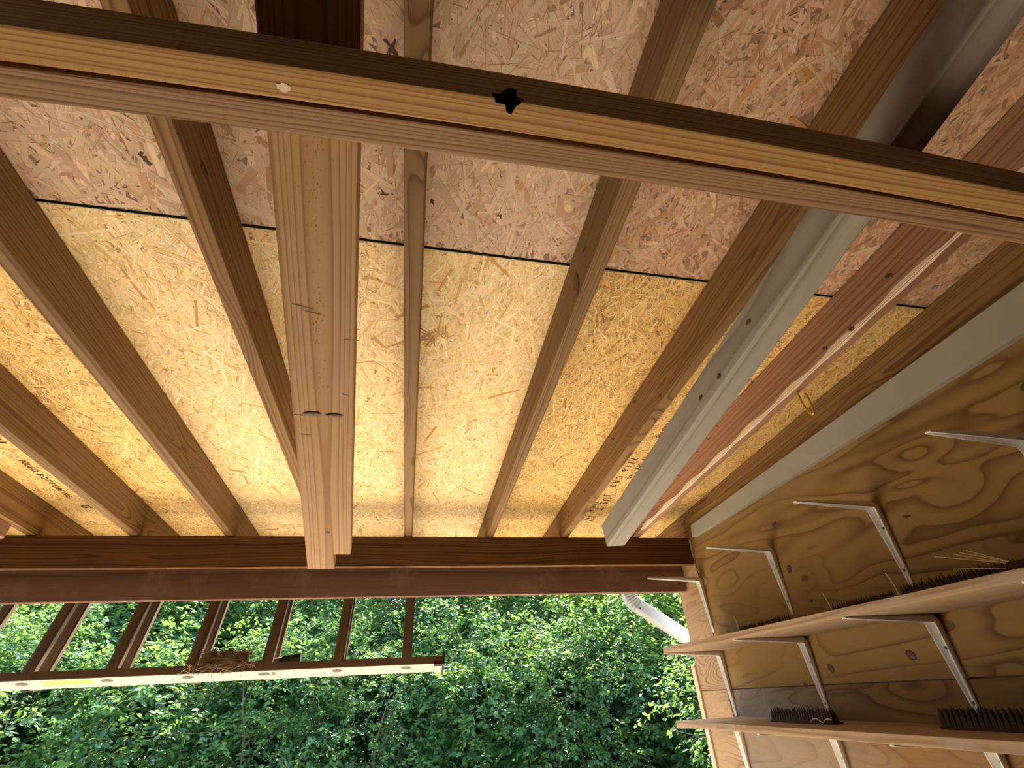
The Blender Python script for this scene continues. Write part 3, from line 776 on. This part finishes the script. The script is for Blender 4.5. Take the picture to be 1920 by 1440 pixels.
for sec, yc in ((0, .034), (1, .135)):
    a = .024
    RM = MB()
    profr = [(-a, -.013), (-a*.4, -.017), (a*.4, -.017), (a*.55, -.010), (a, -.012), (a, .012), (a*.5, .016), (-a*.5, .016), (-a, .012)]
    RM.loft([[(x, y, .004+.010*sec) for x, y in profr], [(x, y, .496-.010*sec) for x, y in profr]])
    rme = RM.mesh('rung'); rme.materials.append(M['alu_inner'])
    for i in range(10):
        o = bpy.data.objects.new('rung', rme); COL.objects.link(o); o.parent = lad; o.location = (-.180-.327*i, yc, 0)
        if sec == 0:
            sw = MB(); n = 12
            sw.add([(0, 0, -.0035)]+[(.019*math.cos(k*2*math.pi/n), .011*math.sin(k*2*math.pi/n), -.0035) for k in range(n)]+[(.027*math.cos(k*2*math.pi/n), .018*math.sin(k*2*math.pi/n), .0005) for k in range(n)],
                   [(0, 1+(k+1) % n, 1+k) for k in range(n)]+[(1+k, 1+(k+1) % n, 1+n+(k+1) % n, 1+n+k) for k in range(n)])
            sw.build('rung_end', plain('rung_swage', (.10, .075, .05), .5, .2) if i == 0 else bpy.data.materials['rung_swage'], o, Matrix.Translation((0, -.034+.034, 0)))
cap = MB().box(-.004, .006, -.012, .128, -.006, .055).box(-.045, -.004, -.006, .020, -.005, .012)
cap.build('end_cap', M['spike'], lad)
MB().add([(-.055, -.002, -.002), (0, -.006, -.004), (0, .110, -.004), (-.03, .110, -.004), (-.055, .070, -.002)], [(0, 1, 2, 3, 4)]).build('end_plate', M['alu'], lad)
MB().box(-1.735, -1.545, .012, .062, -.0006, 0).build('sticker', M['sticker'], lad)
for k in range(3):
    MB().box(-.86+.03*k, -.845+.03*k, .018, .052, -.0006, 0).box(-.857+.03*k, -.848+.03*k, .022, .048, -.0005, .0).build('sticker_print', M['alu_inner'], lad)
tag(lad, 'extension ladder hung on its edge outside the opening, rungs in pairs', 'ladder')
LM = Matrix.Translation((.165, 2.755, EYE+.162)) @ Matrix.Rotation(-TL, 4, 'X')

# bird nest on the lower rail and a dark stub of wood beside it
ne = empty('bird_nest', tuple(LM @ Vector((-1.02, .035, .026))))
rs = random.Random(9); cupb = MB(); rings = []
for r_, z_ in ((.03, .0), (.078, .004), (.095, .028), (.088, .058), (.066, .074), (.05, .058), (.02, .040)):
    rings.append([(r_*math.cos(k*.3927)*(1.1+.12*math.sin(3*k)), r_*math.sin(k*.3927)*.62*(1+.12*math.cos(2*k)), z_*(1+.2*math.sin(k*2.1))) for k in range(16)])
cupb.loft(rings).build('cup', M['nest'], ne)
sb_ = MB()
for i in range(520):
    t = rs.uniform(0, 6.283); r_ = rs.uniform(.06, .105); z_ = rs.uniform(0, .076); l = rs.uniform(.02, .07); d = t+math.pi/2+rs.gauss(0, .5); dz = rs.gauss(0, .25)
    c = Vector((r_*math.cos(t)*1.1, r_*math.sin(t)*.62, z_)); v = Vector((math.cos(d), math.sin(d)*.7, dz))*l*.5
    sb_.tube([c-v, c+Vector((0, 0, .004)), c+v], .0011, 3)
g_ = sb_.build('grass_strands', M['nest'], ne); g_['kind'] = 'stuff'
sb_ = MB()
for i in range(40):
    t = rs.uniform(-.15, .16); l = rs.uniform(.03, .08)
    c = Vector((t, -.045-.02*rs.random(), rs.uniform(-.012, .02))); v = Vector((rs.gauss(0, 1), rs.gauss(0, .3), rs.gauss(0, .6))).normalized()*l*.5
    sb_.tube([c-v, c+v], .0010, 3)
sb_.tube([(-.17, -.05, .045), (-.12, -.045, .0)], .0018, 4)
g_ = sb_.build('loose_straw', M['twig'], ne); g_['kind'] = 'stuff'
tag(ne, 'brown dry-grass bird nest on the lower rail of the ladder', 'bird nest')
pts = [LM @ Vector(p) for p in ((-1.0, .06, .050), (-.90, .06, .056), (-.82, .06, .062), (-.76, .055, .066))]
stb = MB().tube(pts, [.010, .013, .016, .014], 8).build('wood_stub', M['nest'])
MB().tube([LM @ Vector(p) for p in ((-.785, .052, .056), (-.765, .05, .064), (-.69, .05, .072))], [.012, .020, .017], 6).build('charred_end', M['void'], stb)
tag(stb, 'broken wooden stub with a blackened end beside the bird nest', 'stick')

# ------------------------------------------------------------------ thicket beyond the opening
def leaf_mesh(name, seed, n_twigs, per, rad, height, lsize, pal, wts, base=.0, hollow=.55, droop=.25):
    g = np.random.default_rng(seed)
    th = g.uniform(0, 2*np.pi, n_twigs); u = g.uniform(-1, 1, n_twigs)
    r = hollow+(1-hollow)*g.random(n_twigs)**.6
    lump = 1+.16*np.sin(3*th+seed)+.14*np.sin(5*u*2+th*2+seed)+.10*np.sin(7*th-4*u)
    s = np.sqrt(1-u*u)
    C = np.stack([rad*r*lump*s*np.cos(th), rad*r*lump*s*np.sin(th), base+height*.5+height*.5*r*lump*u], 1)
    out = np.stack([s*np.cos(th), s*np.sin(th), .35*u], 1)
    out += g.normal(0, .55, out.shape); out /= np.linalg.norm(out, axis=1, keepdims=True)
    k = np.arange(per)
    n = n_twigs*per
    tl = lsize*per*.42
    along = np.tile((k+.5)/per, n_twigs); Ct = np.repeat(C, per, 0); Ot = np.repeat(out, per, 0)
    P = Ct+Ot*(along[:, None]*tl)+np.array([0, 0, -1])*((along**2)*tl*droop)[:, None]+g.normal(0, lsize*.22, (n, 3))
    side = np.where(np.arange(n) % 2 == 0, 1.0, -1.0)
    perp = np.cross(Ot, np.array([0, 0, 1.0])); perp /= np.linalg.norm(perp, axis=1, keepdims=True)+1e-6
    ax = Ot*.55+perp*side[:, None]*.8+g.normal(0, .35, (n, 3)); ax[:, 2] -= .25; ax /= np.linalg.norm(ax, axis=1, keepdims=True)
    up = np.array([0, 0, 1.0])+g.normal(0, .55, (n, 3))+out.repeat(per, 0)*.35
    bx = np.cross(up, ax); bx /= np.linalg.norm(bx, axis=1, keepdims=True)+1e-6
    nz = np.cross(ax, bx)
    ls = lsize*g.uniform(.65, 1.25, n)[:, None]; lw = ls*.30
    V = np.zeros((n, 6, 3))
    V[:, 0] = P; V[:, 1] = P+ax*ls*.38+bx*lw+nz*ls*.06; V[:, 2] = P+ax*ls*.75+bx*lw*.72+nz*ls*.03
    V[:, 3] = P+ax*ls-nz*ls*.10; V[:, 4] = P+ax*ls*.75-bx*lw*.72+nz*ls*.03; V[:, 5] = P+ax*ls*.38-bx*lw+nz*ls*.06
    me = bpy.data.meshes.new(name)
    me.vertices.add(n*6); me.vertices.foreach_set('co', V.reshape(-1))
    b = np.arange(n)[:, None]*6
    idx = np.concatenate([b+np.array([[0, 1, 2, 3]]), b+np.array([[0, 3, 4, 5]])], 1).reshape(-1).astype(np.int32)
    me.loops.add(n*8); me.loops.foreach_set('vertex_index', idx)
    me.polygons.add(n*2); me.polygons.foreach_set('loop_start', np.arange(0, n*8, 4, dtype=np.int32)); me.polygons.foreach_set('loop_total', np.full(n*2, 4, dtype=np.int32))
    pal = np.array(pal); ci = g.choice(len(pal), n_twigs, p=np.array(wts)/sum(wts)).repeat(per)
    c = pal[ci]*(1+g.normal(0, .18, (n, 1)))
    c = np.clip(np.concatenate([c, np.ones((n, 1))], 1), .004, 1).repeat(2, 0)
    at = me.attributes.new('tint', 'FLOAT_COLOR', 'FACE'); at.data.foreach_set('color', c.reshape(-1))
    me.update(); me.validate(); me.materials.append(M['leaf']); return me
GREEN = [(.036, .130, .040), (.050, .165, .052), (.034, .120, .058), (.070, .19, .054), (.044, .140, .082)]
BRIGHT = [(.065, .165, .028), (.09, .20, .03), (.13, .235, .035), (.05, .135, .032)]
PALE = [(.045, .130, .055), (.070, .17, .080), (.10, .20, .10), (.036, .108, .048)]
LEAFM = {
 'a': leaf_mesh('foliage', 21, 2300, 11, 1.05, 2.7, .056, GREEN, [4, 4, 3, 2, 2]),
 'b': leaf_mesh('foliage', 22, 2500, 11, 1.15, 2.6, .048, GREEN, [3, 4, 2, 3, 2]),
 'c': leaf_mesh('foliage', 23, 1900, 11, 1.0, 2.4, .062, GREEN+BRIGHT[:1], [3, 3, 2, 3, 2, 1]),
 'p': leaf_mesh('foliage', 24, 2300, 11, 1.5, 3.4, .064, PALE, [3, 3, 2, 3], 1.3),
 'y': leaf_mesh('foliage', 25, 900, 10, 1.1, 2.2, .11, BRIGHT, [3, 3, 2, 3], 1.6),
 't': leaf_mesh('foliage', 26, 2600, 11, 2.3, 5.0, .10, PALE+GREEN[:2], [2, 3, 2, 2, 2, 2], 1.0, .35),
}
def stems(seed, h, spread, n, r0):
    r = random.Random(seed); mb = MB()
    for i in range(n):
        a = r.uniform(0, 6.283); p = Vector((r.gauss(0, .08), r.gauss(0, .08), 0)); pts = [p.copy()]; rad = [r0*r.uniform(.6, 1)]
        d = Vector((math.cos(a)*spread, math.sin(a)*spread, 1)).normalized()
        for k in range(8):
            d = (d+Vector((r.gauss(0, .16), r.gauss(0, .16), r.gauss(0, .05)))).normalized(); p = p+d*h/8; pts.append(p.copy()); rad.append(rad[0]*(1-.105*(k+1)))
            if k > 1 and r.random() < .7:
                dd = (d+Vector((r.gauss(0, .8), r.gauss(0, .8), r.gauss(0, .3)))).normalized(); q = [p.copy()]
                for j in range(4): dd = (dd+Vector((r.gauss(0, .25), r.gauss(0, .25), r.gauss(0, .12)))).normalized(); q.append(q[-1]+dd*h*.07)
                mb.tube(q, [rad[-1]*.5, rad[-1]*.42, rad[-1]*.34, rad[-1]*.26, rad[-1]*.16], 4)
        mb.tube(pts, rad, 6)
    me = mb.mesh('branches', True); me.materials.append(M['bark']); return me
STEMS = {k: stems(30+i, *v) for i, (k, v) in enumerate({'a': (2.5, .35, 5, .022), 'b': (2.4, .4, 6, .018), 'c': (2.2, .4, 5, .02), 'p': (4.0, .25, 3, .035), 'y': (3.4, .3, 2, .03), 't': (5.4, .12, 1, .11)}.items())}
LAB = {'a': ('leafy_shrub', 'dense dark green shrub in the thicket beyond the opening', 'shrub', 'shrubs of the thicket'),
       'b': ('leafy_shrub', 'dense small-leaved green shrub in the thicket beyond the opening', 'shrub', 'small-leaved shrubs of the thicket'),
       'c': ('leafy_shrub', 'broad-leaved green shrub in the thicket beyond the opening', 'shrub', 'broad-leaved shrubs of the thicket'),
       'p': ('young_tree', 'pale grey-green young tree rising above the shrubs beyond the opening', 'tree', 'pale young trees'),
       'y': ('young_tree', 'bright yellow-green young tree with large leaves beyond the opening', 'tree', 'bright young trees'),
       't': ('tall_tree', 'tall tree standing behind the thicket of shrubs', 'tree', 'tall trees behind the thicket')}
def plant(kind, x, y, s=1.0, rot=0.0, where=None):
    x, y, s = x*1.20, y*1.20, s*1.18
    nm, lab, cat, grp = LAB[kind]
    e = empty(nm, (x, y, -.02)); e.rotation_euler = (0, 0, rot); e.scale = (s, s, s)
    o = bpy.data.objects.new('foliage', LEAFM[kind]); COL.objects.link(o); o.parent = e; o['kind'] = 'stuff'
    o = bpy.data.objects.new('branches', STEMS[kind]); COL.objects.link(o); o.parent = e
    if where: lab, grp = where(lab), where(grp)
    tag(e, lab, cat, grp)
rp = random.Random(77)
for i, x in enumerate((-4.3, -3.2, -2.1, -1.1, -.1, .9, 1.9, 2.9, 3.9)):
    plant('abc'[i % 3], x+rp.uniform(-.15, .15), 5.7+rp.uniform(-.35, .35), rp.uniform(.78, .92), rp.uniform(0, 6.28), lambda t: t.replace('in the thicket beyond the opening', 'at the front of the thicket').replace('shrubs of the thicket', 'shrubs at the front of the thicket'))
for i, x in enumerate((-5.6, -4.2, -2.9, -1.6, -.4, .8, 2.1, 3.4, 4.8)):
    plant('bca'[i % 3], x+rp.uniform(-.2, .2), 7.3+rp.uniform(-.3, .4), rp.uniform(1.0, 1.15), rp.uniform(0, 6.28), lambda t: t.replace('in the thicket beyond the opening', 'behind the front row of the thicket').replace('shrubs of the thicket', 'shrubs behind the front row'))
for i, (x, y, s, k) in enumerate(((-5.2, 8.6, 1.0, 'p'), (-3.3, 7.9, .95, 'y'), (-1.9, 9.0, 1.05, 'p'), (-.3, 8.4, 1.0, 'p'), (1.4, 8.8, 1.1, 'p'), (2.75, 6.3, .78, 'y'), (4.6, 8.8, 1.0, 'p'), (-4.5, 7.6, .8, 'y'))):
    plant(k, x, y, s, rp.uniform(0, 6.28), (lambda t: t.replace('beyond the opening', 'behind the white downspout' if x > 0 else 'behind the hung ladder')) if k == 'y' else None)
for i, (x, y) in enumerate(((3.3, 4.0), (4.3, 4.6), (5.4, 4.0), (3.6, 5.0), (6.6, 4.5), (2.95, 3.3))):  # unseen shrubs added to shade the ground and block light from the right
    plant('cab'[i % 3], x, y, .95, rp.uniform(0, 6.28), lambda t: t.replace('in the thicket beyond the opening', 'added behind the plywood wall to shade the ground').replace('shrubs of the thicket', 'shrubs added for shade outside the wall end'))
for i, x in enumerate((-9.5, -6.2, -3.2, -.2, 2.9, 6.0, 9.2)):
    plant('t', x+rp.uniform(-.4, .4), 12.0+rp.uniform(-.8, 1.2), rp.uniform(.95, 1.15), rp.uniform(0, 6.28))
